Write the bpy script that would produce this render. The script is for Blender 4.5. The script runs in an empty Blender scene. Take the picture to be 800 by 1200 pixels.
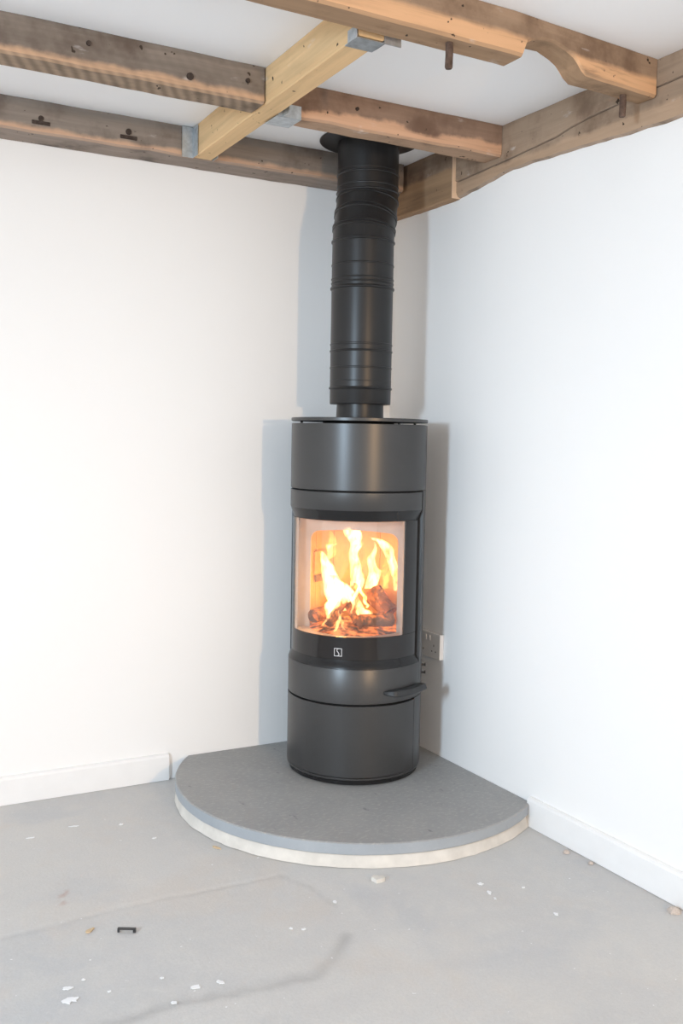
import bpy, bmesh, math, random
from mathutils import Vector, Matrix, noise
R_ = math.radians
sc = bpy.context.scene
COL = sc.collection

# ------------------------------------------------------------------ camera
CAM = (-1.9165, -3.1073, 1.1487); YAW, PITCH, ROLL, FPX = 1.0646, -0.0743, 0.0186, 1156.92
fw = Vector((math.cos(YAW)*math.cos(PITCH), math.sin(YAW)*math.cos(PITCH), math.sin(PITCH)))
rt = Vector((math.sin(YAW), -math.cos(YAW), 0)); up = rt.cross(fw)
r2 = math.cos(ROLL)*rt + math.sin(ROLL)*up; u2 = -math.sin(ROLL)*rt + math.cos(ROLL)*up
cd = bpy.data.cameras.new('camera'); co = bpy.data.objects.new('camera', cd); COL.objects.link(co)
co.matrix_world = Matrix(((r2.x, u2.x, -fw.x, CAM[0]), (r2.y, u2.y, -fw.y, CAM[1]), (r2.z, u2.z, -fw.z, CAM[2]), (0, 0, 0, 1)))
cd.sensor_fit = 'VERTICAL'; cd.sensor_height = 36.0; cd.lens = FPX/1200*36.0; cd.clip_start = 0.05
sc.camera = co

# ------------------------------------------------------------------ light
w = bpy.data.worlds.new('world'); sc.world = w; w.use_nodes = True
bg = w.node_tree.nodes['Background']
bg.inputs['Color'].default_value = (1.0, 1.0, 1.0, 1); bg.inputs['Strength'].default_value = 1.5

def area(name, loc, target, sx, sy, power, col, spread=180):
    l = bpy.data.lights.new(name, 'AREA'); l.shape = 'RECTANGLE'; l.size = sx; l.size_y = sy
    l.energy = power; l.color = col; l.spread = R_(spread)
    o = bpy.data.objects.new(name, l); COL.objects.link(o); o.location = loc
    o.rotation_euler = (Vector(target)-Vector(loc)).to_track_quat('-Z', 'Y').to_euler()
    return o
area('warm_lamp', (-0.83, -5.3, 1.32), (-0.6, 0, 0.55), 0.12, 0.12, 10.6, (1.0, 0.64, 0.32), 80)
area('daylight', (-4.0, -2.9, 1.45), (-0.1, -0.6, 0.55), 0.34, 0.5, 19.5, (0.645, 0.833, 1.0), 85)

sc.view_settings.view_transform = 'Standard'; sc.view_settings.look = 'None'
sc.view_settings.exposure = 0.0; sc.view_settings.gamma = 1.0; sc.view_settings.use_curve_mapping = False

# ------------------------------------------------------------------ helpers
def tag(o, label=None, cat=None, group=None, kind=None):
    if label: o['label'] = label
    if cat: o['category'] = cat
    if group: o['group'] = group
    if kind: o['kind'] = kind
    return o
def empty(name, loc, label=None, cat=None, group=None):
    o = bpy.data.objects.new(name, None); o.empty_display_size = 0.05; COL.objects.link(o); o.location = loc
    return tag(o, label, cat, group)
WLOC = {}
def obj(name, vf, m, parent=None, smooth=None, origin=None, bevel=0, recalc=True):
    """vf = (verts, faces) in WORLD coordinates; links one mesh object (origin at its base centre)."""
    vs, fs = vf
    if origin is None:
        xs = [v[0] for v in vs]; ys = [v[1] for v in vs]; zs = [v[2] for v in vs]
        origin = ((min(xs)+max(xs))/2, (min(ys)+max(ys))/2, min(zs))
    me = bpy.data.meshes.new(name)
    me.from_pydata([(v[0]-origin[0], v[1]-origin[1], v[2]-origin[2]) for v in vs], [], fs)
    if recalc or bevel:
        bm = bmesh.new(); bm.from_mesh(me)
        bmesh.ops.remove_doubles(bm, verts=bm.verts, dist=1e-6)
        bmesh.ops.recalc_face_normals(bm, faces=bm.faces)
        if bevel:
            es = [e for e in bm.edges if len(e.link_faces) == 2 and e.calc_face_angle(0) > R_(40)]
            bmesh.ops.bevel(bm, geom=es, offset=bevel, segments=2, affect='EDGES', profile=0.6)
        bm.to_mesh(me); bm.free()
    if smooth is not None:
        me.shade_smooth(); me.set_sharp_from_angle(angle=R_(smooth))
    me.materials.append(m)
    o = bpy.data.objects.new(name, me); COL.objects.link(o)
    WLOC[o] = Vector(origin)
    if parent:
        o.parent = parent
        pl = WLOC.get(parent, Vector(parent.location))
        o.location = Vector(origin)-pl
    else:
        o.location = origin
    return o
def merge(*parts):
    vs, fs = [], []
    for v, f in parts:
        k = len(vs); vs += list(v); fs += [tuple(i+k for i in q) for q in f]
    return vs, fs
def box(x0, x1, y0, y1, z0, z1):
    v = [(x, y, z) for z in (z0, z1) for y in (y0, y1) for x in (x0, x1)]
    return v, [(0, 2, 3, 1), (4, 5, 7, 6), (0, 1, 5, 4), (2, 6, 7, 3), (0, 4, 6, 2), (1, 3, 7, 5)]
def xform(vf, M):
    return [tuple(M @ Vector(v)) for v in vf[0]], vf[1]
def loft(rings, caps=True, closed=True):
    n = len(rings[0]); vs = [tuple(p) for r in rings for p in r]; fs = []
    for i in range(len(rings)-1):
        for j in range(n if closed else n-1):
            a = i*n+j; b = i*n+(j+1) % n
            fs.append((a, b, b+n, a+n))
    if caps:
        fs.append(tuple(range(n))[::-1]); k = (len(rings)-1)*n; fs.append(tuple(range(k, k+n)))
    return vs, fs
def revolve(profile, c, n=96, a0=None, a1=None):
    """profile: closed polygon [(r, z)]; c=(x,y); partial arc a0..a1 in degrees (world azimuth)"""
    full = a0 is None
    if full: angs = [2*math.pi*i/n for i in range(n)]
    else: angs = [R_(a0+(a1-a0)*i/n) for i in range(n+1)]
    m = len(profile); vs = []; fs = []
    for a in angs:
        for r, z in profile: vs.append((c[0]+r*math.cos(a), c[1]+r*math.sin(a), z))
    k = len(angs)
    for i in range(k if full else k-1):
        for j in range(m):
            a = i*m+j; b = i*m+(j+1) % m; i2 = ((i+1) % k)*m
            fs.append((a, b, i2+(j+1) % m, i2+j))
    if not full:
        fs.append(tuple(range(m))); fs.append(tuple(range((k-1)*m, k*m))[::-1])
    return vs, fs
def tube(path, rad, n=12, ref=Vector((0, 0, 1))):
    """path list of Vectors; rad float or list"""
    rings = []
    for i, p in enumerate(path):
        t = (path[min(i+1, len(path)-1)]-path[max(i-1, 0)]).normalized()
        s = t.cross(ref)
        if s.length < 1e-4: s = t.cross(Vector((1, 0, 0)))
        s.normalize(); q = s.cross(t)
        r = rad[i] if isinstance(rad, (list, tuple)) else rad
        rings.append([p+(s*math.cos(2*math.pi*k/n)+q*math.sin(2*math.pi*k/n))*r for k in range(n)])
    return loft(rings)
def catmull(P, m):
    out = []
    for i in range(len(P)-1):
        p0 = P[max(i-1, 0)]; p1 = P[i]; p2 = P[i+1]; p3 = P[min(i+2, len(P)-1)]
        for k in range(m):
            t = k/m
            out.append([0.5*((2*b)+(-a+c)*t+(2*a-5*b+4*c-d)*t*t+(-a+3*b-3*c+d)*t**3) for a, b, c, d in zip(p0, p1, p2, p3)])
    out.append(list(P[-1])); return out
def nz(x, y, z, s=1.0):
    return noise.noise(Vector((x*s, y*s, z*s)))

# ------------------------------------------------------------------ materials
class NT:
    def __init__(s, name):
        s.m = bpy.data.materials.new(name); s.m.use_nodes = True; s.t = s.m.node_tree
        s.b = s.t.nodes['Principled BSDF']; s.out = s.t.nodes['Material Output']
    def n(s, kind, **kw):
        x = s.t.nodes.new(kind)
        for k, v in kw.items():
            if k in x.inputs: x.inputs[k].default_value = v
            else: setattr(x, k, v)
        return x
    def l(s, a, b): s.t.links.new(a, b)
    def pos(s): return s.n('ShaderNodeNewGeometry').outputs['Position']
    def mapping(s, scale, rot=(0, 0, 0)):
        mp = s.n('ShaderNodeMapping'); mp.inputs['Scale'].default_value = scale; mp.inputs['Rotation'].default_value = rot
        s.l(s.pos(), mp.inputs['Vector']); return mp.outputs['Vector']
    def noise(s, vec, scale, detail=4, rough=0.55, dist=0.0):
        x = s.n('ShaderNodeTexNoise'); x.inputs['Scale'].default_value = scale; x.inputs['Detail'].default_value = detail
        x.inputs['Roughness'].default_value = rough; x.inputs['Distortion'].default_value = dist
        if vec is not None: s.l(vec, x.inputs['Vector'])
        return x.outputs['Fac']
    def ramp(s, fac, stops):
        r = s.n('ShaderNodeValToRGB'); e = r.color_ramp.elements
        while len(e) < len(stops): e.new(0.5)
        for q, (p, c) in zip(e, stops): q.position = p; q.color = tuple(c)+(1,) if len(c) == 3 else c
        s.l(fac, r.inputs['Fac']); return r.outputs['Color']
    def mix(s, fac, a, b, mode='MIX'):
        x = s.n('ShaderNodeMix', data_type='RGBA', blend_type=mode)
        for sock, v in ((x.inputs[0], fac), (x.inputs[6], a), (x.inputs[7], b)):
            if isinstance(v, bpy.types.NodeSocket): s.l(v, sock)
            elif isinstance(v, (int, float)): sock.default_value = v
            else: sock.default_value = tuple(v)+(1,)
        return x.outputs[2]
    def math(s, op, a, b=0.0, clamp=False):
        x = s.n('ShaderNodeMath', operation=op, use_clamp=clamp)
        for i, v in enumerate((a, b)):
            if isinstance(v, bpy.types.NodeSocket): s.l(v, x.inputs[i])
            else: x.inputs[i].default_value = v
        return x.outputs[0]
    def smooth(s, v, a, b):
        x = s.n('ShaderNodeMapRange', interpolation_type='SMOOTHSTEP')
        s.l(v, x.inputs['Value']); x.inputs['From Min'].default_value = a; x.inputs['From Max'].default_value = b
        return x.outputs['Result']
    def bump(s, h, strength, dist=0.01):
        x = s.n('ShaderNodeBump'); x.inputs['Strength'].default_value = strength; x.inputs['Distance'].default_value = dist
        s.l(h, x.inputs['Height']); s.l(x.outputs['Normal'], s.b.inputs['Normal'])
    def base(s, c, rough=0.5, metal=0.0, spec=0.5):
        if isinstance(c, bpy.types.NodeSocket): s.l(c, s.b.inputs['Base Color'])
        else: s.b.inputs['Base Color'].default_value = tuple(c)+(1,)
        if isinstance(rough, bpy.types.NodeSocket): s.l(rough, s.b.inputs['Roughness'])
        else: s.b.inputs['Roughness'].default_value = rough
        s.b.inputs['Metallic'].default_value = metal; s.b.inputs['Specular IOR Level'].default_value = spec
        return s.m

def mat_plain(name, c, rough=0.5, metal=0.0, spec=0.5, vary=0.12, scale=20, bump=0.0):
    t = NT(name); f = t.noise(t.pos(), scale, 5)
    col = t.ramp(f, [(0.3, [v*(1-vary) for v in c]), (0.7, [min(1, v*(1+vary)) for v in c])])
    if bump: t.bump(f, bump, 0.004)
    return t.base(col, rough, metal, spec)

def mat_wall(name, c):
    t = NT(name); a = t.noise(t.pos(), 2.2, 3); b = t.noise(t.pos(), 55, 5)
    col = t.mix(t.math('MULTIPLY', a, 0.5), c, [v*0.965 for v in c])
    t.bump(b, 0.06, 0.004); return t.base(col, 0.75, 0, 0.25)

def mat_wood(name, axis, dark, clean, split, under, saw=0.0, wob=0.012, dirt=1.0):
    """old sawn joist: dirty upper face, cleaner strip below height `split`, grain along axis"""
    t = NT(name)
    sca = [38, 38, 38]; sca[axis] = 1.6
    g = t.noise(t.mapping(sca), 1.0, 6, 0.62, 0.6)
    fine = [150, 150, 150]; fine[axis] = 5
    g2 = t.noise(t.mapping(fine), 1.0, 3)
    blot = t.noise(t.pos(), 7.0, 5, 0.6)
    sep = t.n('ShaderNodeSeparateXYZ'); t.l(t.pos(), sep.inputs[0])
    nrm = t.n('ShaderNodeSeparateXYZ'); t.l(t.n('ShaderNodeNewGeometry').outputs['Normal'], nrm.inputs[0])
    zz = t.math('ADD', sep.outputs['Z'], t.math('MULTIPLY', t.math('SUBTRACT', blot, 0.5), wob*4))
    cl = t.math('MULTIPLY', t.math('SUBTRACT', 1.0, t.smooth(zz, split-0.008, split+0.008)), t.smooth(g, 0.15, 0.5))
    cd_ = t.mix(g, [v*0.55 for v in dark], [v*1.35 for v in dark])
    cd_ = t.mix(t.math('MULTIPLY', t.smooth(blot, 0.42, 0.7), dirt), cd_, [dark[0]*0.55, dark[1]*0.5, dark[2]*0.48])
    cc = t.mix(g, [clean[0]*0.72, clean[1]*0.66, clean[2]*0.6], [min(1, v*1.14) for v in clean])
    face = t.mix(cl, cd_, cc)
    un = t.mix(g, [v*0.6 for v in under], [v*1.3 for v in under])
    un = t.mix(t.math('MULTIPLY', t.smooth(blot, 0.5, 0.72), dirt), un, [v*0.5 for v in under])
    isun = t.smooth(t.math('MULTIPLY', nrm.outputs['Z'], -1.0), 0.6, 0.8)
    col = t.mix(isun, face, un)
    spots = t.noise(t.pos(), 42, 2); col = t.mix(t.smooth(spots, 0.70, 0.74), col, (0.05, 0.035, 0.025))
    white = t.noise(t.mapping((9, 9, 26)), 1.0, 4); col = t.mix(t.math('MULTIPLY', t.smooth(white, 0.66, 0.76), 0.35), col, (0.75, 0.72, 0.70))
    h = g
    if saw:
        wv = t.n('ShaderNodeTexWave'); wv.inputs['Scale'].default_value = 13; wv.inputs['Distortion'].default_value = 1.5
        t.l(t.mapping((1, 1, 1), (0.3, 0.5, 0.5)), wv.inputs['Vector'])
        col = t.mix(t.math('MULTIPLY', t.math('MULTIPLY', wv.outputs['Fac'], t.math('ADD', t.math('MULTIPLY', isun, 0.8), 0.2)), saw), col, (0.10, 0.075, 0.055))
        h = t.math('ADD', g, t.math('MULTIPLY', t.math('MULTIPLY', wv.outputs['Fac'], isun), 0.6))
    t.bump(h, 0.35, 0.004)
    return t.base(col, 0.85, 0, 0.2)

M = {}
M['wall'] = mat_wall('white_paint', (0.92, 0.917, 0.912))
M['ceil'] = mat_wall('ceiling_paint', (0.91, 0.915, 0.925))
M['skirting'] = mat_plain('skirting_gloss', (0.88, 0.88, 0.88), 0.35, 0, 0.5, 0.015)
M['woodA'] = mat_wood('old_joist_wood', 0, (0.25, 0.205, 0.17), (0.60, 0.40, 0.265), 2.030, (0.36, 0.265, 0.19), saw=0.5)
M['woodB'] = mat_wood('old_wall_joist_wood', 0, (0.27, 0.225, 0.19), (0.60, 0.40, 0.28), 2.026, (0.33, 0.27, 0.23))
M['woodD'] = mat_wood('old_trimmed_joist_wood', 0, (0.30, 0.20, 0.145), (0.66, 0.41, 0.27), 2.042, (0.42, 0.28, 0.19), wob=0.02)
M['woodE'] = mat_wood('old_notched_joist_wood', 0, (0.34, 0.235, 0.16), (0.74, 0.46, 0.27), 2.052, (0.36, 0.235, 0.145), wob=0.006)
M['woodF'] = mat_wood('old_wall_plate_wood', 1, (0.36, 0.265, 0.19), (0.47, 0.34, 0.24), 1.99, (0.45, 0.34, 0.26))
M['woodC'] = mat_wood('new_trimmer_wood', 1, (0.72, 0.50, 0.275), (0.74, 0.515, 0.285), 2.03, (0.74, 0.51, 0.28), dirt=0.12)
M['woodG'] = mat_wood('packing_block_wood', 1, (0.26, 0.18, 0.125), (0.40, 0.26, 0.155), 2.03, (0.4, 0.26, 0.16))
M['galv'] = mat_plain('galvanised_steel', (0.48, 0.52, 0.55), 0.42, 0.7, 0.5, 0.2, 60)
M['rust'] = mat_plain('rusty_iron', (0.13, 0.085, 0.065), 0.8, 0.3, 0.3, 0.4, 80, 0.3)
M['stove'] = mat_plain('stove_grey_paint', (0.058, 0.058, 0.059), 0.34, 0.4, 0.5, 0.03, 200, 0.02)
M['stove_dark'] = mat_plain('stove_chamfer_enamel', (0.012, 0.012, 0.013), 0.27, 0.0, 0.35, 0.03, 200)
M['stove_gap'] = mat_plain('stove_inner_black', (0.012, 0.012, 0.012), 0.8, 0, 0.2)
M['pipe'] = mat_plain('flue_black_paint', (0.016, 0.016, 0.017), 0.36, 0.2, 0.5, 0.05, 200)
M['border'] = mat_plain('black_glass_print', (0.014, 0.012, 0.012), 0.10, 0, 0.5, 0.02)
M['logo'] = mat_plain('silver_print', (0.65, 0.65, 0.66), 0.4, 0.0, 0.5, 0.02)
M['handle'] = mat_plain('handle_black', (0.035, 0.036, 0.038), 0.38, 0.3)
M['firebrick'] = mat_plain('vermiculite_board', (0.66, 0.40, 0.16), 0.9, 0, 0.1, 0.10, 30, 0.1)
M['fireplate'] = mat_plain('pale_heated_steel', (0.58, 0.53, 0.50), 0.5, 0.1, 0.4, 0.08, 30)
M['vent'] = mat_plain('vent_plate_steel', (0.20, 0.13, 0.09), 0.6, 0.2)
M['socket'] = mat_plain('socket_white_plastic', (0.78, 0.765, 0.75), 0.35, 0, 0.5, 0.01)
M['hole'] = mat_plain('socket_hole', (0.10, 0.09, 0.085), 0.6)
M['plastic'] = mat_plain('black_plastic', (0.03, 0.03, 0.032), 0.4)
M['fleck'] = mat_plain('white_paint_fleck', (0.85, 0.86, 0.88), 0.6, 0, 0.3, 0.04)
M['chip'] = mat_plain('wood_chip', (0.62, 0.47, 0.30), 0.8)
M['crumb'] = mat_plain('plaster_crumb', (0.55, 0.48, 0.43), 0.9, 0, 0.2, 0.2, 200)

def mat_glass():
    t = NT('stove_glass')
    g = t.n('ShaderNodeBsdfGlossy'); g.inputs['Roughness'].default_value = 0.03
    tr = t.n('ShaderNodeBsdfTransparent'); tr.inputs['Color'].default_value = (0.93, 0.91, 0.89, 1)
    fr = t.n('ShaderNodeFresnel'); bf = t.n('ShaderNodeNewGeometry').outputs['Backfacing']
    t.l(t.math('ADD', 1.5, t.math('MULTIPLY', bf, 1/1.5-1.5)), fr.inputs['IOR'])      # thin sheet: no total reflection at the rear face
    mx = t.n('ShaderNodeMixShader'); t.l(t.math('ADD', fr.outputs[0], 0.04), mx.inputs[0])
    t.l(tr.outputs[0], mx.inputs[1]); t.l(g.outputs[0], mx.inputs[2]); t.l(mx.outputs[0], t.out.inputs['Surface'])
    return t.m
M['glass'] = mat_glass()

def mat_floor():
    t = NT('floor_concrete')
    at = t.n('ShaderNodeAttribute', attribute_name='mark'); sp = t.n('ShaderNodeSeparateColor'); t.l(at.outputs['Color'], sp.inputs[0])
    a = t.noise(t.pos(), 1.7, 5, 0.6); b = t.noise(t.pos(), 9, 6, 0.65); f = t.noise(t.pos(), 140, 4, 0.7)
    col = t.mix(a, (0.52, 0.525, 0.535), (0.655, 0.655, 0.655))
    col = t.mix(t.math('MULTIPLY', t.smooth(b, 0.35, 0.75), 0.45), col, (0.71, 0.69, 0.655))
    col = t.mix(t.math('MULTIPLY', sp.outputs[1], 0.4), col, (0.74, 0.715, 0.68))
    big = t.noise(t.pos(), 3.1, 4, 0.6, 0.5); col = t.mix(t.math('MULTIPLY', t.smooth(big, 0.52, 0.68), 0.40), col, (0.66, 0.60, 0.545))
    blu = t.noise(t.mapping((2.3, 2.3, 1), (0, 0, 1.1)), 1.0, 4, 0.6, 0.6); col = t.mix(t.math('MULTIPLY', t.smooth(blu, 0.52, 0.70), 0.42), col, (0.50, 0.525, 0.565))
    mid = t.noise(t.pos(), 26, 5, 0.7); col = t.mix(t.math('MULTIPLY', t.smooth(mid, 0.50, 0.75), 0.35), col, (0.70, 0.69, 0.67))
    col = t.mix(t.math('MULTIPLY', f, 0.28), col, (0.27, 0.265, 0.26))
    col = t.mix(t.math('MULTIPLY', sp.outputs[0], 0.55), col, (0.26, 0.26, 0.265))
    col = t.mix(t.math('MULTIPLY', sp.outputs[2], 0.5), col, (0.40, 0.21, 0.16))
    fl = t.noise(t.pos(), 60, 2); col = t.mix(t.smooth(fl, 0.735, 0.76), col, (0.78, 0.78, 0.79))
    t.bump(t.math('ADD', f, t.math('MULTIPLY', b, 2.0)), 0.22, 0.004)
    return t.base(col, t.ramp(b, [(0.3, (0.55,)*3), (0.7, (0.75,)*3)]), 0, 0.35)
M['floor'] = mat_floor()

def mat_slate():
    t = NT('hearth_slate')
    a = t.noise(t.pos(), 5, 5, 0.6, 0.4); f = t.noise(t.mapping((60, 110, 60), (0, 0, 0.8)), 1.0, 5, 0.7); s = t.noise(t.mapping((26, 12, 30), (0, 0, 0.6)), 1.0, 3, 0.6)
    col = t.mix(a, (0.255, 0.262, 0.27), (0.37, 0.37, 0.365))
    col = t.mix(t.math('MULTIPLY', t.smooth(f, 0.48, 0.72), 0.5), col, (0.50, 0.485, 0.465))
    col = t.mix(t.math('MULTIPLY', t.smooth(s, 0.64, 0.76), 0.5), col, (0.07, 0.072, 0.08))
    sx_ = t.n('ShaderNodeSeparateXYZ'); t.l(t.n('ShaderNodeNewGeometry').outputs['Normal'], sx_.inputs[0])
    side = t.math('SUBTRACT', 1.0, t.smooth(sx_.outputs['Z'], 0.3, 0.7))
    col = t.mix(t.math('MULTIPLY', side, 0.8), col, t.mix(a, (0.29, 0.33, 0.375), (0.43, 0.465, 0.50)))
    t.bump(t.math('ADD', f, a), 0.18, 0.004)
    return t.base(col, 0.55, 0, 0.4)
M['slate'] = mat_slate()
M['mortar'] = mat_plain('hearth_mortar', (0.66, 0.63, 0.585), 0.9, 0, 0.2, 0.10, 18, 0.25)

def mat_log():
    t = NT('charred_log')
    g = t.noise(t.mapping((22, 22, 22)), 1.0, 5, 0.6, 0.5)
    col = t.ramp(g, [(0.35, (0.10, 0.045, 0.025)), (0.65, (0.34, 0.16, 0.085))])
    e = t.noise(t.pos(), 30, 4, 0.6)
    t.b.inputs['Emission Color'].default_value = (1.0, 0.22, 0.03, 1)
    t.l(t.math('MULTIPLY', t.smooth(e, 0.50, 0.72), 1.4), t.b.inputs['Emission Strength'])
    t.bump(g, 0.6, 0.01)
    return t.base(col, 0.9, 0, 0.1)
M['log'] = mat_log()
def mat_ember():
    t = NT('glowing_embers')
    e = t.noise(t.pos(), 34, 3, 0.5)
    col = t.ramp(e, [(0.4, (0.05, 0.035, 0.03)), (0.6, (0.30, 0.2, 0.15))])
    t.b.inputs['Emission Color'].default_value = (1.0, 0.20, 0.03, 1)
    t.l(t.math('MULTIPLY', t.smooth(e, 0.30, 0.70), 1.5), t.b.inputs['Emission Strength'])
    return t.base(col, 0.9, 0, 0.1)
M['ember'] = mat_ember()
def mat_flame(name, col, strength, z0, z1):
    t = NT(name); t.t.nodes.remove(t.b)
    em = t.n('ShaderNodeEmission'); em.inputs['Color'].default_value = tuple(col)+(1,)
    nzv = t.noise(t.mapping((48, 48, 20)), 1.0, 3, 0.55, 1.2)
    t.l(t.math('MULTIPLY', t.smooth(nzv, 0.36, 0.62), strength), em.inputs['Strength'])
    t.l(em.outputs[0], t.out.inputs['Volume'])
    return t.m
M['flame_core'] = mat_flame('flame_core', (1.0, 0.58, 0.22), 260, 0.53, 0.9)
M['flame_mid'] = mat_flame('flame_body', (1.0, 0.45, 0.09), 70, 0.53, 0.9)
M['flame_back'] = mat_flame('flame_veil', (1.0, 0.36, 0.05), 12, 0.53, 0.9)

# ------------------------------------------------------------------ setting
ZC = 2.102
def struct(name, vf, m, **k): return tag(obj(name, vf, m, **k), kind='structure')
struct('wall_left', box(-4.6, 0.15, 0.0, 0.15, -0.1, 2.3), M['wall'])
struct('wall_right', box(0.0, 0.15, -5.6, 0.0, -0.1, 2.3), M['wall'])
struct('ceiling', box(-4.6, 0.0, -5.6, 0.0, ZC, 2.3), M['ceil'])

# floor: a fine grid near the hearth so that the pour joint and cracks have relief
def seg_d(px, py, pl):
    best = 9
    for (ax, ay), (bx, by) in zip(pl, pl[1:]):
        dx, dy = bx-ax, by-ay; L = dx*dx+dy*dy
        t = max(0, min(1, ((px-ax)*dx+(py-ay)*dy)/L)); best = min(best, math.hypot(px-ax-t*dx, py-ay-t*dy))
    return best
JOINT = [(-4.6, -0.93), (-2.4, -0.87), (-1.529, -0.845), (-1.341, -0.828), (-1.139, -0.822), (-0.935, -0.829), (-0.813, -0.828)]
CRACK = [(-2.0, -1.31), (-1.398, -1.282), (-1.221, -1.28), (-1.092, -1.289), (-1.017, -1.298), (-0.961, -1.308), (-0.898, -1.27), (-0.828, -1.201)]
CRACK2 = [(-0.813, -0.828), (-0.789, -0.93), (-0.765, -1.046)]
RED = [(-1.36, -0.735), (-1.35, -0.70), (-1.34, -0.679)]
def steps(a, b, lo, hi, d, D):
    out = []; x = a
    while x < b-1e-6:
        out.append(x); x += d if lo <= x < hi else min(D, (lo-x) if x < lo else D)
    out.append(b); return out
gx = steps(-4.6, 0.0, -1.9, 0.0, 0.010, 0.25); gy = steps(-5.6, 0.0, -1.9, 0.0, 0.010, 0.25)
fv, fm = [], []
for y in gy:
    for x in gx:
        n1 = 0.022*nz(x, y, 0, 9)+0.010*nz(x, y, 4, 31)
        dj = seg_d(x, y+n1*0.4, JOINT); dc = seg_d(x+n1, y+n1, CRACK); d2 = seg_d(x+n1, y, CRACK2); dr = seg_d(x+n1, y, RED)
        dark = max(0.30*(0.5+nz(x, y, 8, 7))*math.exp(-(dj/0.006)**2), (0.55+0.5*nz(x, y, 9, 8))*math.exp(-(dc/0.016)**2), 0.35*math.exp(-(d2/0.008)**2))
        jy = -0.83 if x > -1.5 else -0.83+0.04*(x+1.5)
        side = 1/(1+math.exp(-max(-50, min(50, (y-jy)/0.006)))) if x < -0.9 else None
        q0 = max(0, min(1, 0.45+0.8*nz(x, y, 3, 2.0)))
        if side is None: side = q0
        elif x > -1.4: f_ = (x+1.4)/0.5; side = side*(1-f_)+q0*f_
        if dc < 0.12 and y < -1.27: dark = max(dark, 0.0); side = max(side, 0.5)
        red = 0.9*math.exp(-(dr/0.010)**2) if nz(x, y, 5, 60) > -0.05 else 0
        z = -0.0025*math.exp(-(dj/0.006)**2)-0.002*math.exp(-(dc/0.008)**2)+0.0010*(side-1)+0.0006*(nz(x, y, 1, 6)-1)
        fv.append((x, y, min(0.0, z))); fm.append((dark, side, red, 1))
nx = len(gx); ff = [(j*nx+i, j*nx+i+1, (j+1)*nx+i+1, (j+1)*nx+i) for j in range(len(gy)-1) for i in range(nx-1)]
nb = len(fv)   # underside, so the slab is solid
per = [i for i in range(nx)]+[j*nx+nx-1 for j in range(1, len(gy))]+[(len(gy)-1)*nx+i for i in range(nx-2, -1, -1)]+[j*nx for j in range(len(gy)-2, 0, -1)]
low = []
for i in per: low.append(len(fv)); fv.append((fv[i][0], fv[i][1], -0.1)); fm.append((0, 0, 0, 1))
for k in range(len(per)): k2 = (k+1) % len(per); ff.append((per[k], low[k], low[k2], per[k2]))
ff.append(tuple(low[::-1]))
floor = struct('floor', (fv, ff), M['floor'], origin=(0, 0, 0), recalc=False, smooth=40)
ca = floor.data.color_attributes.new('mark', 'FLOAT_COLOR', 'POINT')
ca.data.foreach_set('color', [c for q in fm for c in q])

# skirting boards with a small rounded top
def skirt(axis, a, b):
    prof = [(0, 0), (-0.015, 0), (-0.015, 0.078), (-0.012, 0.085), (-0.006, 0.088), (0, 0.088)]
    if axis == 'x': return loft([[(s, d, z) for d, z in prof] for s in (a, b)])
    return loft([[(d, s, z) for d, z in prof] for s in (a, b)])
struct('baseboard_left', skirt('x', -4.6, -0.842), M['skirting'])
struct('baseboard_right', skirt('y', -5.6, -0.858), M['skirting'])

# ------------------------------------------------------------------ ceiling timbers
random.seed(4)
def beam(axis, secs, wob=0.0025, seed=0, ch=0.006, step=0.05):
    """secs: list of (s, a_front, a_back, z_bottom, z_top); axis 'x' -> a is y, axis 'y' -> a is x"""
    rings = []
    full = []
    for p, q in zip(secs, secs[1:]):
        k = max(1, int(abs(q[0]-p[0])/step))
        for i in range(k): full.append([p[j]+(q[j]-p[j])*i/k for j in range(5)])
    full.append(list(secs[-1]))
    for s, f, b, z0, z1 in full:
        w1 = wob*nz(s*9, seed, 1); w2 = wob*nz(s*9, seed, 7); w3 = wob*nz(s*9, seed+3, 4); sg = 1 if b > f else -1
        pr = [(f+w1, z1), (f+w1+0.3*w2, (z0+z1)/2), (f+w1, z0+ch+w3), (f+sg*ch+w1, z0+w3), ((f+b)/2, z0+w2+w3), (b-sg*ch, z0+w2), (b, z0+ch+w2), (b, z1)]
        rings.append([(s, a, z) if axis == 'x' else (a, s, z) for a, z in pr])
    return loft(rings)
ZJ = 2.010; ZT = ZC-0.0005
joistA = tag(obj('ceiling_joist', beam('x', [(-4.4, -0.70, -0.612, ZJ, ZT), (-0.8335, -0.70, -0.612, ZJ, ZT)], seed=1, wob=0.004), M['woodA'], smooth=35),
    'weathered grey-brown joist at upper left, diagonal saw marks underneath, butting into the pale trimmer', 'beam', 'ceiling timbers')
joistB = tag(obj('wall_joist', beam('x', [(-4.4, -0.105, -0.002, ZJ, ZT), (-0.9, -0.125, -0.002, ZJ, ZT), (-0.045, -0.130, -0.002, ZJ, ZT)], seed=2, wob=0.004), M['woodB'], smooth=35),
    'grey-brown old joist lying against the top of the left wall, passing behind the flue', 'beam', 'ceiling timbers')
trim = tag(obj('trimmer_beam', beam('y', [(-1.207, -0.843, -0.779, ZJ, ZT), (-0.131, -0.814, -0.754, ZJ, ZT)], seed=3, wob=0.0008, ch=0.003), M['woodC'], smooth=35),
    'pale golden new timber crossing between the old joists, in steel hangers', 'beam', 'ceiling timbers')
short = tag(obj('trimmed_joist', beam('x', [(-0.765, -0.643, -0.572, ZJ, ZT), (-0.40, -0.646, -0.572, ZJ, ZT), (-0.024, -0.652, -0.562, ZJ, ZT)], seed=4, wob=0.003), M['woodD'], smooth=35),
    'short reddish-brown joist just in front of the round black flue plate', 'beam', 'ceiling timbers')
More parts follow.
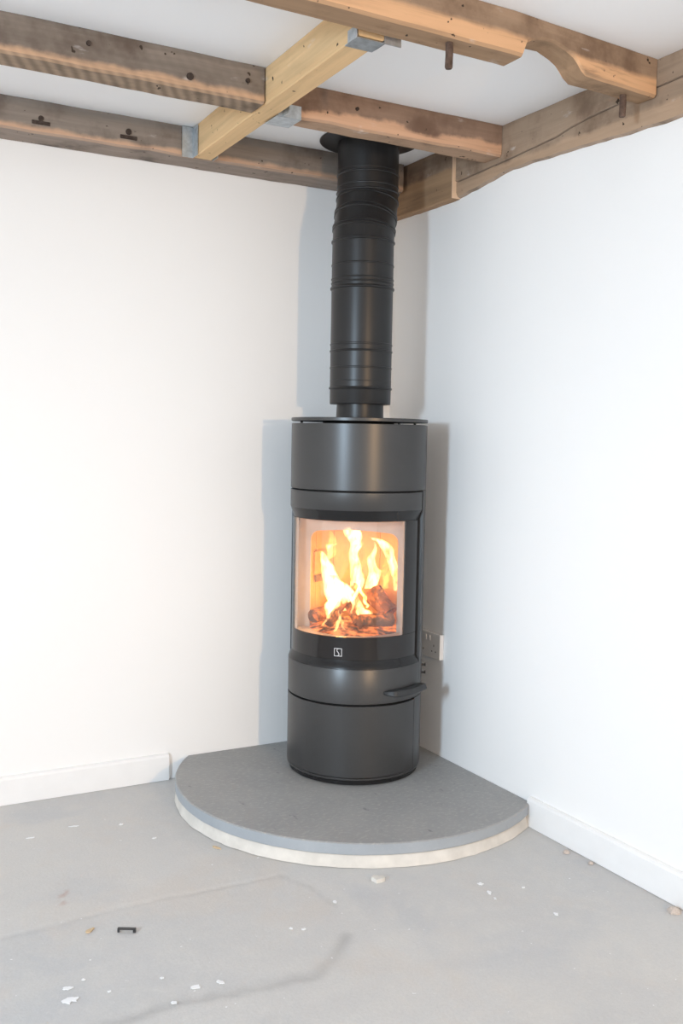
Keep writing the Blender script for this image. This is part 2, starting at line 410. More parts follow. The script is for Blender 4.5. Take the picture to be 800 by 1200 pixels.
def ey(x): t = (x+0.95)/0.95; return -1.335+0.070*t, -1.250+0.050*t
es = []
for x, zb in [(-4.4, ZJ), (-0.50, ZJ), (-0.472, ZJ), (-0.458, 2.044), (-0.44, 2.054), (-0.41, 2.061), (-0.373, 2.063), (-0.334, 2.053), (-0.31, 2.043), (-0.296, 2.032), (-0.282, 2.018), (-0.268, ZJ), (-0.024, ZJ)]:
    f, b = ey(x) if x > -1 else (-1.338, -1.252)
    es.append((x, f, b, zb, ZT))
notched = tag(obj('notched_joist', beam('x', es, seed=5, wob=0.002, step=0.06), M['woodE'], smooth=35),
    'orange-brown joist at top right with a curved notch and two iron pegs hanging below', 'beam', 'ceiling timbers')
# wall plate on the right wall: split along its length by an old crack
cr = [(-0.40, 1.986), (-0.72, 1.999), (-0.89, 2.010), (-1.02, 2.028), (-1.135, 2.033), (-1.35, 2.040), (-1.8, 2.05), (-5.4, 2.05)]
bt = [(-0.40, 1.937), (-0.55, 1.955), (-0.675, 1.971), (-0.83, 1.968), (-1.0, 1.961), (-1.165, 1.955), (-1.334, 1.950), (-1.8, 1.945), (-5.4, 1.945)]
def lin(T, s):
    for (a, u), (b, v) in zip(T, T[1:]):
        if b <= s <= a: return u+(v-u)*(s-a)/(b-a)
    return T[-1][1]
def plate_ring(s, lower):
    zc = lin(cr, s)+0.002*nz(s*14, 2, 2); w_ = 0.0015*nz(s*10, 5, 5)
    if lower:
        zb = lin(bt, s)+0.005*nz(s*16, 1, 9)+0.002*nz(s*45, 3, 1); fx = -0.0185+w_
        pr = [(-0.0005, zb-0.004), (fx+0.006, zb), (fx, zb+0.012), (fx, zc-0.0038), (fx+0.010, zc-0.0042), (-0.0005, zc-0.0042)]
    else:
        fx = -0.0225+w_
        pr = [(-0.0005, zc), (fx+0.003, zc), (fx, zc+0.0012), (fx, ZT-0.03), (fx, ZT), (-0.0005, ZT)]
    return [(x, s, z) for x, z in pr]
ss = [-0.412-0.03*i for i in range(60)]+[-2.5, -3.0, -4.0, -5.4]
pl = merge(loft([plate_ring(s, False) for s in ss]), loft([plate_ring(s, True) for s in ss]))
tag(obj('wall_plate', pl, M['woodF'], smooth=35),
    'long brown wall plate along the top of the right wall, split by a diagonal crack', 'beam', 'ceiling timbers')
blk = loft([[(x, s, z+0.003*nz(s*20, z*9, 1)) for x, z in [(-0.001, 1.932), (-0.027, 1.932), (-0.031, 1.936), (-0.032, 2.02), (-0.031, ZT), (-0.001, ZT)]] for s in [-0.408+0.033*i for i in range(13)]])
bo = tag(obj('packing_block', blk, M['woodG'], smooth=35), 'dark stained timber block in the corner of the right wall, behind the flue top', 'beam', 'ceiling timbers')
obj('end_grain_strip', box(-0.034, -0.001, -0.4115, -0.4085, 1.934, 2.08), mat_plain('pale_lit_wood', (0.72, 0.52, 0.36), 0.8), bo)  # end grain of the block, its lit brightness put into a paler colour

# iron pegs in the notched joist
for x, y, zb in ((-0.655, -1.275, 1.955), (-0.104, -1.235, 1.957)):
    p = tube([Vector((x, y, 2.016)), Vector((x+0.001, y, 1.985)), Vector((x, y, zb+0.003)), Vector((x, y, zb))], [0.0085, 0.0085, 0.0085, 0.007], 12, Vector((1, 0, 0)))
    obj('iron_peg', p, M['rust'], notched, smooth=40)
# knot / bolt holes on the left timbers
def disc(x, y, z, r, ax, d=0.002):
    n = 10; ring = [(math.cos(2*math.pi*k/n)*r*(1+0.15*nz(k, x, z, 3)), math.sin(2*math.pi*k/n)*r*(1+0.15*nz(k, z, x, 4))) for k in range(n)]
    return loft([[(x+a, y+s, z+b) for a, b in ring] for s in (-d, d)])
M['knot'] = mat_plain('dark_knot', (0.06, 0.045, 0.038), 0.9, 0, 0.1, 0.4, 90)
for par, x, y, z, r in ((joistA, -1.289, -0.7025, 2.069, 0.006), (joistA, -1.037, -0.7025, 2.040, 0.009), (joistA, -0.881, -0.7025, 2.059, 0.006), (short, -0.526, -0.6465, 2.065, 0.005),
                        (joistB, -1.276, -0.1240, 2.052, 0.008), (joistB, -1.019, -0.1255, 2.056, 0.009)):
    obj('nail_hole', disc(x, y, z, r, 0, 0.003), M['knot'], par)
for x, y in ((-1.276, -0.1240), (-1.019, -0.1255)):
    obj('bolt_scar', box(x-0.026, x+0.026, y-0.003, y+0.003, 2.034, 2.045), M['knot'], joistB, bevel=0.002)
# joist hangers (galvanised): folded plates
t_ = 0.0016
def hanger(parent, parts):
    return obj('joist_hanger', merge(*[box(*p) for p in parts]), M['galv'], parent)
hanger(trim, [(-0.852, -0.818, -0.1325, -0.1295, 2.008, 2.100), (-0.8185, -0.8165, -0.175, -0.130, 2.008, 2.098), (-0.752, -0.7505, -0.175, -0.130, 2.008, 2.06)])
hanger(trim, [(-0.845, -0.776, -1.206, -1.150, 2.0055, 2.0075), (-0.8465, -0.8445, -1.206, -1.165, 2.0055, 2.032), (-0.7775, -0.7755, -1.206, -1.165, 2.0055, 2.05), (-0.778, -0.735, -1.207, -1.2045, 2.0055, 2.05)])
hanger(short, [(-0.772, -0.700, -0.648, -0.568, 2.0045, 2.0068), (-0.768, -0.700, -0.6482, -0.6462, 2.0045, 2.040), (-0.757, -0.7545, -0.690, -0.645, 2.0045, 2.040), (-0.768, -0.700, -0.5705, -0.5688, 2.0045, 2.040)])

# ------------------------------------------------------------------ hearth
HC, HR, HZ = (-0.336, -0.383), 0.580, 0.069
def hearth_outline(r, n=72, inset=0.0):
    a0 = math.atan2(-inset-HC[1], -math.sqrt(max(0, r*r-(inset+HC[1])**2)))   # meets left wall (y=0)
    a1 = math.atan2(-math.sqrt(r*r-HC[0]**2), -HC[0])+2*math.pi               # meets right wall (x=0)
    pts = [(HC[0]+r*math.cos(a0+(a1-a0)*k/n), HC[1]+r*math.sin(a0+(a1-a0)*k/n)) for k in range(n+1)]
    return [(min(-0.0005, x), min(-0.0005, y)) for x, y in pts]+[(-0.0005, -0.0005)]
def slab(r, levels, rough=0.0, seed=0):
    rings = []
    for z, dr in levels:
        o = hearth_outline(r)
        ring = []
        for k, (x, y) in enumerate(o):
            rr = dr+rough*nz(x*30, y*30, z*40+seed)
            d = math.hypot(x-HC[0], y-HC[1]); f = (d+rr)/d if k < len(o)-1 else 1
            ring.append((min(-0.0005, HC[0]+(x-HC[0])*f), min(-0.0005, HC[1]+(y-HC[1])*f), z))
        rings.append(ring)
    return loft(rings)
hearth = empty('hearth', (HC[0], HC[1], 0), 'curved grey slate hearth on a pale mortar bed in the room corner', 'hearth')
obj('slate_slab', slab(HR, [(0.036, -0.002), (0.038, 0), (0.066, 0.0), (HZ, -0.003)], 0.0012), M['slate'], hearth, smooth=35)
obj('mortar_bed', slab(HR, [(0.0005, 0.0), (0.012, -0.003), (0.030, -0.006), (0.0355, -0.010)], 0.004, 3), M['mortar'], hearth, smooth=60)

# ------------------------------------------------------------------ stove
SX, SY = -0.309, -0.318; C2 = (SX, SY); FA = -134.5          # axis and the azimuth the door faces
stove = empty('wood_stove', (SX, SY, HZ), 'tall round charcoal-grey wood stove with a curved glass door and a burning fire', 'stove')
def spart(name, prof, m, parent=None, a0=None, a1=None, n=96, smooth=35):
    if a0 is not None: a0 += FA; a1 += FA
    return obj(name, revolve(prof, C2, n, a0, a1), m, parent or stove, smooth=smooth, origin=(SX, SY, min(p[1] for p in prof)))
def ringp(ri, ro, z0, z1, b=0.0015):
    return [(ri, z0), (ro-b, z0), (ro, z0+b), (ro, z1-b), (ro-b, z1), (ri, z1)]
spart('plinth', [(0.001, HZ), (0.206, HZ), (0.212, HZ+0.003), (0.213, 0.084), (0.205, 0.085), (0.205, 0.09), (0.001, 0.09)], M['stove_dark'])
spart('base_ring', ringp(0.15, 0.219, 0.0865, 0.0935), M['stove'])
spart('inner_body', ringp(0.19, 0.2055, 0.092, 0.45), M['stove_gap'])
spart('inner_head', ringp(0.12, 0.2055, 0.93, 1.19), M['stove_gap'])
spart('lower_door', ringp(0.2058, 0.220, 0.0955, 0.3215), M['stove'], a0=-75, a1=75)
spart('lower_casing', ringp(0.2058, 0.220, 0.0955, 0.3255), M['stove'], a0=75.6, a1=284.4)
spart('side_casing', ringp(0.2058, 0.220, 0.3262, 0.9885), M['stove'], a0=84.6, a1=275.4)
spart('upper_casing', ringp(0.2058, 0.220, 0.9890, 1.1955), M['stove'])
spart('top_neck', ringp(0.07, 0.112, 1.180, 1.2025), M['stove_gap'])
spart('top_plate', [(0.076, 1.2025), (0.2195, 1.2025), (0.221, 1.204), (0.221, 1.2120), (0.2195, 1.2135), (0.076, 1.2135)], M['stove'])
for a in (-52, 52, 128, 232):
    r = 0.2; th = R_(FA+a)
    obj('plate_spacer', revolve([(0.001, 1.184), (0.004, 1.184), (0.004, 1.2025), (0.001, 1.2025)], (SX+r*math.cos(th), SY+r*math.sin(th)), 10), M['stove_gap'], stove)
# door: lower and upper bands with concave chamfers, carrying the curved glass
door_prof_lo = [(0.2058, 0.3275), (0.2185, 0.3275), (0.220, 0.329), (0.220, 0.4355), (0.2195, 0.4365), (0.2058, 0.4365)]
door_prof_hi = [(0.2058, 0.9285), (0.2195, 0.9285), (0.220, 0.9295), (0.220, 0.983), (0.2185, 0.9845), (0.2058, 0.9845)]
dv = revolve(door_prof_lo, C2, 72, FA-84.2, FA+84.2)
door = obj('door', dv, M['stove'], stove, smooth=35, origin=(SX, SY, 0.3275))
def dpart(name, prof, m, a0, a1, n=72): return spart(name, prof, m, door, a0, a1, n)
dpart('upper_band', door_prof_hi, M['stove'], -82, 82)
dpart('chamfer', [(0.2058, 0.4368), (0.2190, 0.4368), (0.2165, 0.446), (0.2125, 0.4525), (0.2085, 0.4635), (0.2058, 0.4635)], M['stove_dark'], -84.2, 84.2)
dpart('chamfer', [(0.2058, 0.8955), (0.2085, 0.8955), (0.2125, 0.910), (0.2165, 0.920), (0.2190, 0.9282), (0.2058, 0.9282)], M['stove_dark'], -84.2, 84.2)
dpart('glass_pane', ringp(0.2065, 0.2105, 0.5365, 0.8950, 0.0005), M['glass'], -60, 60)
bprof = ringp(0.2065, 0.2105, 0.5365, 0.8950, 0.0005)
bv = merge(revolve(ringp(0.2065, 0.2105, 0.4640, 0.5363, 0.0005), C2, 72, FA-84.2, FA+84.2), revolve(bprof, C2, 20, FA-84.2, FA-60.02), revolve(bprof, C2, 20, FA+60.02, FA+84.2))
obj('glass_border', bv, M['border'], door, smooth=35, origin=(SX, SY, 0.464))
# badge: a square frame with an S-like stroke inside
def fr(x, y, z):                                             # stove frame: x right of door, y outwards, z up
    a = R_(FA); return Vector((SX+y*math.cos(a)-x*math.sin(a), SY+y*math.sin(a)+x*math.cos(a), z))
def fbox(x0, x1, y0, y1, z0, z1):
    v, f = box(x0, x1, y0, y1, z0, z1); return [tuple(fr(*p)) for p in v], f
lz, s_, q_ = 0.4885, 0.0125, 0.0016
parts = [fbox(-s_, s_, 0.2103, 0.2112, lz+s_-q_, lz+s_), fbox(-s_, s_, 0.2103, 0.2112, lz-s_, lz-s_+q_), fbox(-s_, -s_+q_, 0.2103, 0.2112, lz-s_, lz+s_), fbox(s_-q_, s_, 0.2103, 0.2112, lz-s_, lz+s_)]
sp = catmull([(0.003, 0.0117), (-0.0025, 0.009), (-0.0035, 0.005), (0.0, 0.0), (0.0032, -0.005), (0.0025, -0.009), (-0.003, -0.0117)], 4)
parts.append(tube([fr(x, 0.2107, lz+z) for x, z in sp], 0.0011, 6))
obj('badge', merge(*parts), M['logo'], door)
# door handle: curved blade with a bevelled front tip, standing off the lower band
def blade():
    rings = []; N = 28
    for i in range(N+1):
        t = i/N; a = R_(FA+39+(81-39)*t); tp = min(1, t/0.16)
        ri = 0.2205+0.006*tp; ro = 0.224+0.030*tp**0.7; zc_ = 0.3625; hh = 0.004+0.005*tp
        pr = [(ri, zc_+hh), (ri, zc_-hh*0.4), (ri+0.006, zc_-hh), (ro-0.002, zc_-hh), (ro, zc_-hh*0.7), (ro-0.006, zc_+hh*0.9), (ro-0.008, zc_+hh)]
        rings.append([(SX+r*math.cos(a), SY+r*math.sin(a), z) for r, z in pr])
    return loft(rings)
hd = obj('handle', blade(), M['handle'], door, smooth=25)
for a in (50, 74):
    c, s = math.cos(R_(FA+a)), math.sin(R_(FA+a))
    v = tube([Vector((SX+r*c, SY+r*s, 0.364)) for r in (0.2195, 0.229)], 0.005, 10)
    obj('handle_post', v, M['handle'], door, smooth=40)
# latch hooks at the door edge
for z in (0.388, 0.413):
    c = Matrix.Rotation(R_(FA+100), 4, 'Z')
    v = merge(box(0.2195, 0.232, -0.003, 0.003, z-0.0035, z+0.0035), box(0.228, 0.233, -0.003, 0.012, z-0.004, z+0.004))
    v = xform(v, Matrix.Translation((SX, SY, 0)) @ c); obj('latch_hook', v, M['plastic'], stove)
# firebox
spart('firebox_floor', [(0.001, 0.505), (0.203, 0.505), (0.203, 0.529), (0.001, 0.529)], M['fireplate'])
spart('firebox_roof', [(0.001, 0.896), (0.203, 0.896), (0.203, 0.908), (0.001, 0.908)], M['firebrick'])
spart('firebox_wall', ringp(0.193, 0.2052, 0.45, 0.93, 0.0005), M['stove_gap'], a0=80, a1=280)
for a in (60.5, 280.3): spart('bay_cheek', ringp(0.196, 0.2052, 0.5295, 0.8955, 0.0005), M['fireplate'], a0=a, a1=a+19.2, n=12)
NL = 7
for k in range(NL):                                           # vermiculite boards round the back
    a0 = 76+(284-76)*k/NL; a1 = 76+(284-76)*(k+1)/NL
    spart('liner_board', ringp(0.160, 0.174, 0.5295, 0.8955, 0.001), M['firebrick'], a0=a0+0.35, a1=a1-0.35, n=8)
# front surround with a round-cornered opening
def surround():
    W, Z0, Z1, HWI, ZI, rc = 0.190, 0.5295, 0.8955, 0.146, 0.848, 0.030
    inner = [(-HWI, Z0)]; 
    for k in range(9): a = math.pi-k*math.pi/16; inner.append((-HWI+rc+rc*math.cos(a), ZI-rc+rc*math.sin(a)))
    mid = 8
    for k in range(1, mid): t = k/mid; x = (-HWI+rc)*(1-t)+(HWI-rc)*t; inner.append((x, ZI+0.006*math.sin(math.pi*t)))
    for k in range(9): a = math.pi/2-k*math.pi/16; inner.append((HWI-rc+rc*math.cos(a), ZI-rc+rc*math.sin(a)))
    inner.append((HWI, Z0))
    n = len(inner); outer = []
    for i, (x, z) in enumerate(inner):
        if i == 0 or i == n-1: outer.append((W if x > 0 else -W, Z0))
        elif x <= -HWI+rc*0.3: outer.append((-W, z))
        elif x >= HWI-rc*0.3: outer.append((W, z))
        else: outer.append((max(-W, min(W, x*W/(HWI-rc*0.3))), Z1))
    rings = []
    for y in (0.036, 0.042):
        rings += [inner, outer]
    vs = []; 
    for y in (0.036, 0.042):
        vs += [tuple(fr(x, y, z)) for x, z in inner]+[tuple(fr(x, y, z)) for x, z in outer]
    fs = []; m = 2*n
    for i in range(n-1):
        fs.append((i, i+1, n+i+1, n+i)); fs.append((m+i, m+n+i, m+n+i+1, m+i+1))
        fs.append((i, m+i, m+i+1, i+1)); fs.append((n+i, n+i+1, m+n+i+1, m+n+i))
    fs += [(0, n, m+n, m), (n-1, m+n-1, m+2*n-1, 2*n-1)]
    return vs, fs
obj('firebox_surround', surround(), M['fireplate'], stove, smooth=30)
# air vent plate on the left liner
va = 250
vp = spart('vent_plate', ringp(0.152, 0.1585, 0.692, 0.770, 0.001), M['firebrick'], a0=va-11, a1=va+11, n=8)
spart('vent_strip', ringp(0.148, 0.1518, 0.668, 0.690, 0.001), M['vent'], a0=va-11, a1=va+11, n=8)

# ------------------------------------------------------------------ fire
FIRE = Matrix.Translation((SX, SY, 0)) @ Matrix.Rotation(math.atan2(-0.485, 0.875), 4, 'Z')  # x to the right seen from the room, y to the back
def fp(u, k, z): return FIRE @ Vector((u, k, z))
def log(p0, p1, r0, seed, flat=0.7, n=10, m=9):
    a, b = fp(*p0), fp(*p1); t = (b-a).normalized(); s = t.cross(Vector((0.1, 0.2, 1))).normalized(); q = s.cross(t)
    rings = []
    for i in range(m):
        f = i/(m-1); c = a.lerp(b, f)+s*0.006*nz(f*3, seed, 0)
        rings.append([c+(s*math.cos(2*math.pi*k/n)+q*math.sin(2*math.pi*k/n)*flat)*r0*(1+0.28*nz(math.cos(2*math.pi*k/n)*1.3, math.sin(2*math.pi*k/n)*1.3, f*2.2+seed*5)+0.08*nz(k*3, f*9, seed)) for k in range(n)])
    return loft(rings)
bed = []
N = 26
for j in range(N+1):
    rr = 0.15*j/N
    bed.append([(SX+rr*math.cos(a), SY+rr*math.sin(a), 0.5297+0.024*(1-(j/N)**2)*(1+0.7*nz(rr*math.cos(a)*40, rr*math.sin(a)*40, 2))) for a in [2*math.pi*k/48 for k in range(48)]])
bed.append([(SX+0.151*math.cos(2*math.pi*k/48), SY+0.151*math.sin(2*math.pi*k/48), 0.5295) for k in range(48)])
tag(obj('ember_bed', loft(bed), M['ember'], smooth=50), 'glowing orange embers on the firebox floor', 'embers', kind='stuff')
G = 'logs burning in the stove'
LOGS = [((-0.140, -0.02, 0.566), (-0.060, 0.055, 0.580), 0.030, 1, 'charred log at the far left of the fire, lying low'),
        ((-0.088, -0.095, 0.556), (-0.008, 0.005, 0.668), 0.020, 2, 'slim burning log leaning up from the front left of the fire'),
        ((0.012, -0.075, 0.556), (-0.050, 0.028, 0.652), 0.020, 3, 'slim burning log leaning the other way in the middle of the fire'),
        ((0.010, -0.118, 0.572), (0.112, -0.075, 0.570), 0.030, 4, 'thick charred log lying flat at the front right of the fire'),
        ((0.112, 0.03, 0.572), (0.055, 0.065, 0.640), 0.044, 5, 'thick dark split log standing at the right rear of the fire')]
for p0, p1, r, sd, lb in LOGS:
    tag(obj('firewood_log', log(p0, p1, r, sd), M['log'], smooth=50), lb, 'log', G)
fire = empty('fire', (SX, SY, 0.54), 'bright yellow flames leaping behind the curved stove glass', 'fire')
def flame(P, mname, n=10, m=7, seed=0):
    pts = catmull(P, m); rings = []
    for i, (u, k, z, r) in enumerate(pts):
        f = i/(len(pts)-1); r = max(0.0006, r*0.88)
        du = 0.010*nz(f*4, seed, 1); dk = 0.010*nz(f*4, seed, 5)
        rings.append([fp(u+du+r*(1+0.35*nz(math.cos(a)*1.2, math.sin(a)*1.2, f*5+seed))*math.cos(a), k+dk+0.8*r*math.sin(a), z+0.5*r*nz(math.cos(a), f*6, seed)) for a in [2*math.pi*q/n for q in range(n)]])
    return obj('flame', loft(rings), M[mname], fire, smooth=80)
FL = [
      ([(-0.048, -0.03, 0.588, 0.0249), (-0.074, -0.02, 0.653, 0.0388), (-0.092, -0.01, 0.719, 0.0249), (-0.11, 0, 0.762, 0.0139), (-0.135, 0, 0.793, 0.0014)], 'flame_core'),
      ([(-0.075, -0.03, 0.705, 0.0166), (-0.092, -0.03, 0.766, 0.0111), (-0.085, -0.03, 0.8, 0.0139), (-0.066, -0.03, 0.808, 0.0014)], 'flame_core'),
      ([(-0.09, 0, 0.754, 0.0139), (-0.082, 0, 0.808, 0.0222), (-0.094, 0, 0.852, 0.0014)], 'flame_mid'),
      ([(-0.02, 0, 0.617, 0.0166), (0.007, 0, 0.674, 0.0277), (0, 0, 0.722, 0.0222), (-0.012, -0.01, 0.771, 0.0194), (-0.007, -0.02, 0.808, 0.0249), (-0.016, -0.02, 0.842, 0.0332), (-0.02, -0.02, 0.875, 0.0194), (-0.02, -0.02, 0.895, 0.0014)], 'flame_core'),
      ([(0.129, 0.02, 0.651, 0.0083), (0.122, 0.02, 0.719, 0.0166), (0.112, 0.02, 0.77, 0.0222), (0.089, 0.01, 0.804, 0.0222), (0.066, 0.01, 0.821, 0.0166), (0.043, 0.01, 0.826, 0.0014)], 'flame_core'),
      ([(0.08, 0, 0.647, 0.0083), (0.102, 0, 0.698, 0.0111), (0.114, 0, 0.758, 0.0014)], 'flame_mid'),
      ([(0.048, 0.05, 0.65, 0.0249), (0.064, 0.05, 0.699, 0.0249), (0.052, 0.05, 0.736, 0.0166), (0.06, 0.05, 0.779, 0.0083), (0.053, 0.05, 0.811, 0.0014)], 'flame_core'),
      ([(-0.086, -0.06, 0.57, 0.0139), (-0.067, -0.05, 0.61, 0.0388), (-0.038, -0.05, 0.65, 0.0388), (-0.052, -0.05, 0.68, 0.0222), (-0.069, -0.05, 0.702, 0.0014)], 'flame_core'),
      ([(-0.032, -0.06, 0.665, 0.0166), (0.007, -0.08, 0.611, 0.0222), (0.035, -0.09, 0.586, 0.0305), (0.068, -0.09, 0.564, 0.0014)], 'flame_core'),
      ([(-0.107, -0.1, 0.549, 0.0033), (-0.086, -0.1, 0.583, 0.0069), (-0.07, -0.09, 0.614, 0.0014)], 'flame_core'),
      ([(-0.071, -0.11, 0.524, 0.0042), (-0.058, -0.11, 0.563, 0.0072), (-0.051, -0.1, 0.605, 0.0014)], 'flame_core'),
      ([(-0.038, -0.11, 0.541, 0.0028), (-0.047, -0.11, 0.569, 0.0055), (-0.053, -0.1, 0.6, 0.0014)], 'flame_core'),
      ([(-0.015, -0.1, 0.592, 0.0033), (-0.018, -0.1, 0.628, 0.0055), (-0.024, -0.1, 0.658, 0.0014)], 'flame_core'),
      ([(0.05, -0.03, 0.584, 0.0033), (0.038, -0.03, 0.626, 0.0055), (0.018, -0.03, 0.665, 0.0014)], 'flame_core'),
      ([(0.035, -0.04, 0.602, 0.0033), (0.026, -0.04, 0.636, 0.0061), (0.003, -0.04, 0.68, 0.0014)], 'flame_mid'),
      ([(0.063, -0.07, 0.563, 0.0055), (0.094, -0.05, 0.569, 0.0097), (0.122, -0.04, 0.578, 0.0014)], 'flame_mid'),
      ([(0.098, 0.03, 0.654, 0.0139), (0.092, 0.04, 0.704, 0.0166), (0.096, 0.04, 0.767, 0.0014)], 'flame_mid'),
      ([(-0.122, 0.07, 0.569, 0.0222), (-0.132, 0.07, 0.644, 0.0416), (-0.125, 0.08, 0.729, 0.0305), (-0.118, 0.08, 0.81, 0.0014)], 'flame_back'),
      ([(0.067, 0.09, 0.633, 0.0277), (0.042, 0.09, 0.719, 0.0416), (0.029, 0.09, 0.789, 0.0277), (0.034, 0.09, 0.852, 0.0014)], 'flame_back'),
      ([(-0.034, 0.09, 0.642, 0.0277), (-0.045, 0.09, 0.729, 0.0388), (-0.052, 0.09, 0.805, 0.0249), (-0.047, 0.09, 0.857, 0.0014)], 'flame_back'),
     ]
for i, (P, mn) in enumerate(FL): flame(P, mn, seed=i*3.7)
for i, (u, k, z, e) in enumerate(((-0.05, -0.01, 0.60, 0.40), (0.03, 0.0, 0.72, 0.16), (-0.03, -0.10, 0.66, 0.22))):
    l = bpy.data.lights.new('fire_glow', 'POINT'); l.energy = e; l.color = (1.0, 0.44, 0.11); l.shadow_soft_size = 0.03
    o = bpy.data.objects.new('fire_glow', l); COL.objects.link(o); o.location = fp(u, k, z)

# ------------------------------------------------------------------ flue
flue = empty('flue_pipe', (SX, SY, 1.213), 'black metal flue with a slight elbow rising from stove to ceiling', 'flue')
def bead(z, r=0.100, h=0.0035, o=0.003): return [(r, z-h), (r+o*0.7, z-h*0.7), (r+o, z), (r+o*0.7, z+h*0.7), (r, z+h)]
def fl_rev(name, prof, m=M['pipe'], c=C2, parent=flue, n=64):
    return obj(name, revolve(prof, c, n), m, parent, smooth=30, origin=(c[0], c[1], min(p[1] for p in prof)))
fl_rev('spigot', [(0.070, 1.2135), (0.0775, 1.2135), (0.0765, 1.222), (0.0755, 1.264), (0.070, 1.264)])
low_prof = [(0.072, 1.2595), (0.0975, 1.2595), (0.0985, 1.262), (0.0985, 1.305)]+bead(1.310, 0.099, 0.004, 0.0035)+[(0.099, 1.33)]+bead(1.333, 0.099, 0.0015, 0.0008)+bead(1.375, 0.099, 0.003, 0.0018)+[(0.099, 1.42)]+bead(1.428, 0.099, 0.0035, 0.0025)+bead(1.449, 0.099, 0.0035, 0.0018)+[(0.099, 1.52), (0.099, 1.60)]+bead(1.627, 0.099, 0.005, 0.0045)+bead(1.643, 0.099, 0.003, 0.002)+bead(1.656, 0.099, 0.003, 0.002)+bead(1.700, 0.099, 0.003, 0.002)+[(0.0985, 1.775), (0.07, 1.775)]
fl_rev('lower_pipe', low_prof)
# elbow: three gored segments that step the pipe back towards the corner
UX, UY = -0.281, -0.292
A = Vector((SX, SY, 1.770)); B_ = Vector((UX, UY, 1.925)); d1 = (B_-A).normalized()
def frames(p, t):
    s = t.cross(Vector((0.6, -0.8, 0.0))).normalized(); q = s.cross(t).normalized(); return s, q
def ringat(p, t, r, n=64):
    s, q = frames(p, t); return [p+(s*math.cos(2*math.pi*k/n)+q*math.sin(2*math.pi*k/n))*r for k in range(n)]
tilt = (d1+Vector((0, 0, -0.0))).normalized()
def seg(pts):
    return loft([ringat(p, t, r) for p, t, r in pts])
Z = Vector((0, 0, 1)); big = (Vector((UX-SX, UY-SY, 0)).normalized()*0.36+Z).normalized(); half = (big+Z).normalized()
g0 = A; g1 = A+Z*0.012+half*0.03; g2 = g1+big*0.045; g3 = B_-Z*0.01
def gored(a, ta, b, tb):
    pts = []
    for f, r in ((0, 0.0992), (0.04, 0.1020), (0.13, 0.1022), (0.17, 0.0988), (0.5, 0.0985), (0.83, 0.0988), (0.87, 0.1016), (0.96, 0.1014), (1, 0.0992)):
        pts.append((a.lerp(b, f), ta.lerp(tb, f).normalized(), r))
    return seg(pts)
obj('elbow_section', gored(g0, Z, g1, half), M['pipe'], flue, smooth=30)
obj('elbow_section', gored(g1, half, g2, big), M['pipe'], flue, smooth=30)
obj('elbow_section', gored(g2, big, g3, half), M['pipe'], flue, smooth=30)
up_prof = [(0.07, 1.912), (0.0985, 1.912)]+bead(1.935, 0.0985, 0.004, 0.0035)+bead(1.953, 0.0985, 0.003, 0.002)+[(0.0985, 1.975)]+bead(1.990, 0.0985, 0.003, 0.0025)+bead(2.002, 0.0985, 0.002, 0.001)+[(0.0985, 2.094), (0.07, 2.094)]
fl_rev('upper_pipe', up_prof, c=(UX, UY))
fl_rev('ceiling_plate', [(0.06, 2.0955), (0.102, 2.0935), (0.158, 2.0965), (0.160, 2.0985), (0.160, 2.1015), (0.06, 2.1015)], c=(UX+0.0, UY-0.005))

# ------------------------------------------------------------------ wall socket
sk = empty('wall_socket', (0, -0.310, 0.403), 'white double electrical socket low on the right wall beside the stove', 'socket')
obj('faceplate', box(-0.016, -0.0005, -0.383, -0.237, 0.403, 0.489), M['socket'], sk, bevel=0.0015)
for yc in (-0.347, -0.273):
    for dy, dz, hy, hz in ((0, 0.009, 0.002, 0.0038), (-0.011, -0.011, 0.0032, 0.002), (0.011, -0.011, 0.0032, 0.002)):
        obj('pin_hole', box(-0.0162, -0.0130, yc+dy-hy, yc+dy+hy, 0.438+dz-hz, 0.438+dz+hz), M['hole'], sk)
for yc in (-0.322, -0.298):
    obj('rocker_switch', merge(box(-0.0175, -0.0135, yc-0.0045, yc+0.0045, 0.462, 0.472), box(-0.0190, -0.0135, yc-0.0045, yc+0.0045, 0.472, 0.480)), M['socket'], sk)

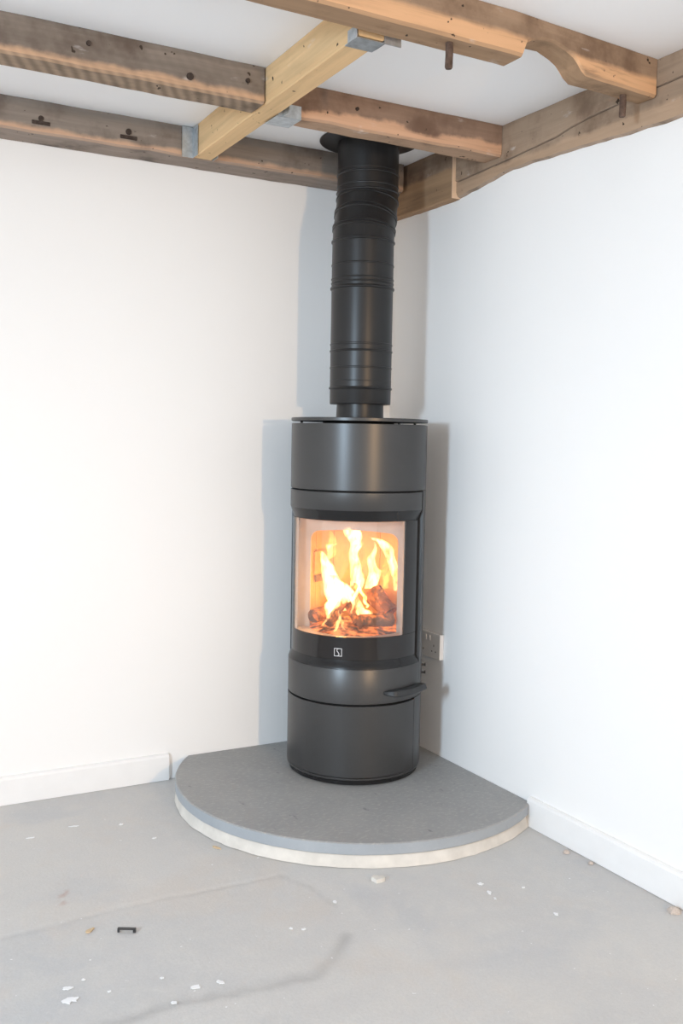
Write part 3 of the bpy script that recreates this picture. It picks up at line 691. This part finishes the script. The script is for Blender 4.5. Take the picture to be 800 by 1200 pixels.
# ------------------------------------------------------------------ floor litter and marks
def patch(cx, cy, lx, ly, rot, seed, h=0.0009, n=18):
    pts = []
    for k in range(n):
        a = 2*math.pi*k/n; f = 1+0.75*nz(math.cos(a)*2.1, math.sin(a)*2.1, seed)
        x, y = lx*f*math.cos(a), ly*f*math.sin(a)
        pts.append((cx+x*math.cos(rot)-y*math.sin(rot), cy+x*math.sin(rot)+y*math.cos(rot)))
    return loft([[(x, y, -0.0006) for x, y in pts], [(x, y, h) for x, y in pts]])
VR = YAW-math.pi/2      # across the view
FLK = [(-1.448, -1.163, .017, .010, .5), (-1.442, -1.117, .008, .006, 0), (-1.204, -1.235, .011, .006, .4), (-1.152, -1.24, .009, .005, -.5), (-1.264, -1.268, .006, .005, 0),
       (-1.405, -1.1, .004, .003, 0), (-1.094, -0.317, .006, .006, 0), (-1.038, -0.456, .007, .004, .9), (-0.764, -1.031, .005, .006, 0), (-0.919, -1.101, .004, .004, 0), (-0.894, -1.118, .005, .004, 0),
       (-0.377, -1.114, .008, .006, 0), (-0.387, -1.163, .005, .009, .3), (-0.394, -1.197, .003, .006, 0), (-0.29, -1.18, .004, .004, 0), (-0.311, -1.329, .005, .006, 0), (-1.256, -1.169, .004, .003, 0),
       (-1.369, -1.169, .004, .003, .4), (-1.35, -0.30, .012, .003, .3), (-1.22, -0.27, .012, .003, .3)]
for i, (x, y, a, b, r) in enumerate(FLK):
    obj('paint_fleck', patch(x, y, a, b, VR+r, i*2.3), M['fleck'], floor)
tag(obj('plaster_lump', patch(-0.606, -0.978, .017, .012, VR, 8, 0.010, 14), M['mortar'], smooth=60), 'pale lump of mortar on the floor at the foot of the hearth curve', 'debris')
for (x, y, a, b, r, lb) in ((-1.34, -0.902, .013, .005, 1.0, 'small tan wood chip on the floor left of the black plastic clip'),
                            (-0.905, -0.600, .014, .003, -0.6, 'thin wood splinter on the floor beside the left curve of the hearth')):
    tag(obj('wood_chip', patch(x, y, a, b, VR+r, x, 0.003, 10), M['chip']), lb, 'chip')
for (x, y, s, lb) in ((-0.040, -1.452, .017, 'largest plaster crumb by the right skirting, near the right edge of the photo'),
                      (-0.030, -1.150, .008, 'small plaster crumb against the right skirting, halfway along'),
                      (-0.040, -1.062, .010, 'small plaster crumb by the right skirting, the one nearest the hearth')):
    rings = [[(x+s*f*math.cos(a)*(1+.3*nz(math.cos(a), math.sin(a), x*9+f)), y+s*f*math.sin(a)*(1+.3*nz(math.sin(a), math.cos(a), y*9)), z*s) for a in [2*math.pi*k/9 for k in range(9)]] for f, z in ((1, -.03), (.95, .25), (.55, .6), (.12, .7))]
    tag(obj('plaster_crumb', loft(rings), M['crumb']), lb, 'debris')
# black plastic clip: a short bar with two turned-down ends
cl = Matrix.Translation((-1.265, -0.944, 0)) @ Matrix.Rotation(VR, 4, 'Z')
clip = tag(obj('plastic_clip', xform(merge(box(-0.021, 0.021, -0.004, 0.004, 0.006, 0.009), box(-0.021, -0.017, -0.004, 0.004, 0.0, 0.0065), box(0.015, 0.021, -0.004, 0.004, 0.0, 0.0065)), cl), M['plastic']),
    'small black plastic clip lying on the bare floor, lower left', 'clip')
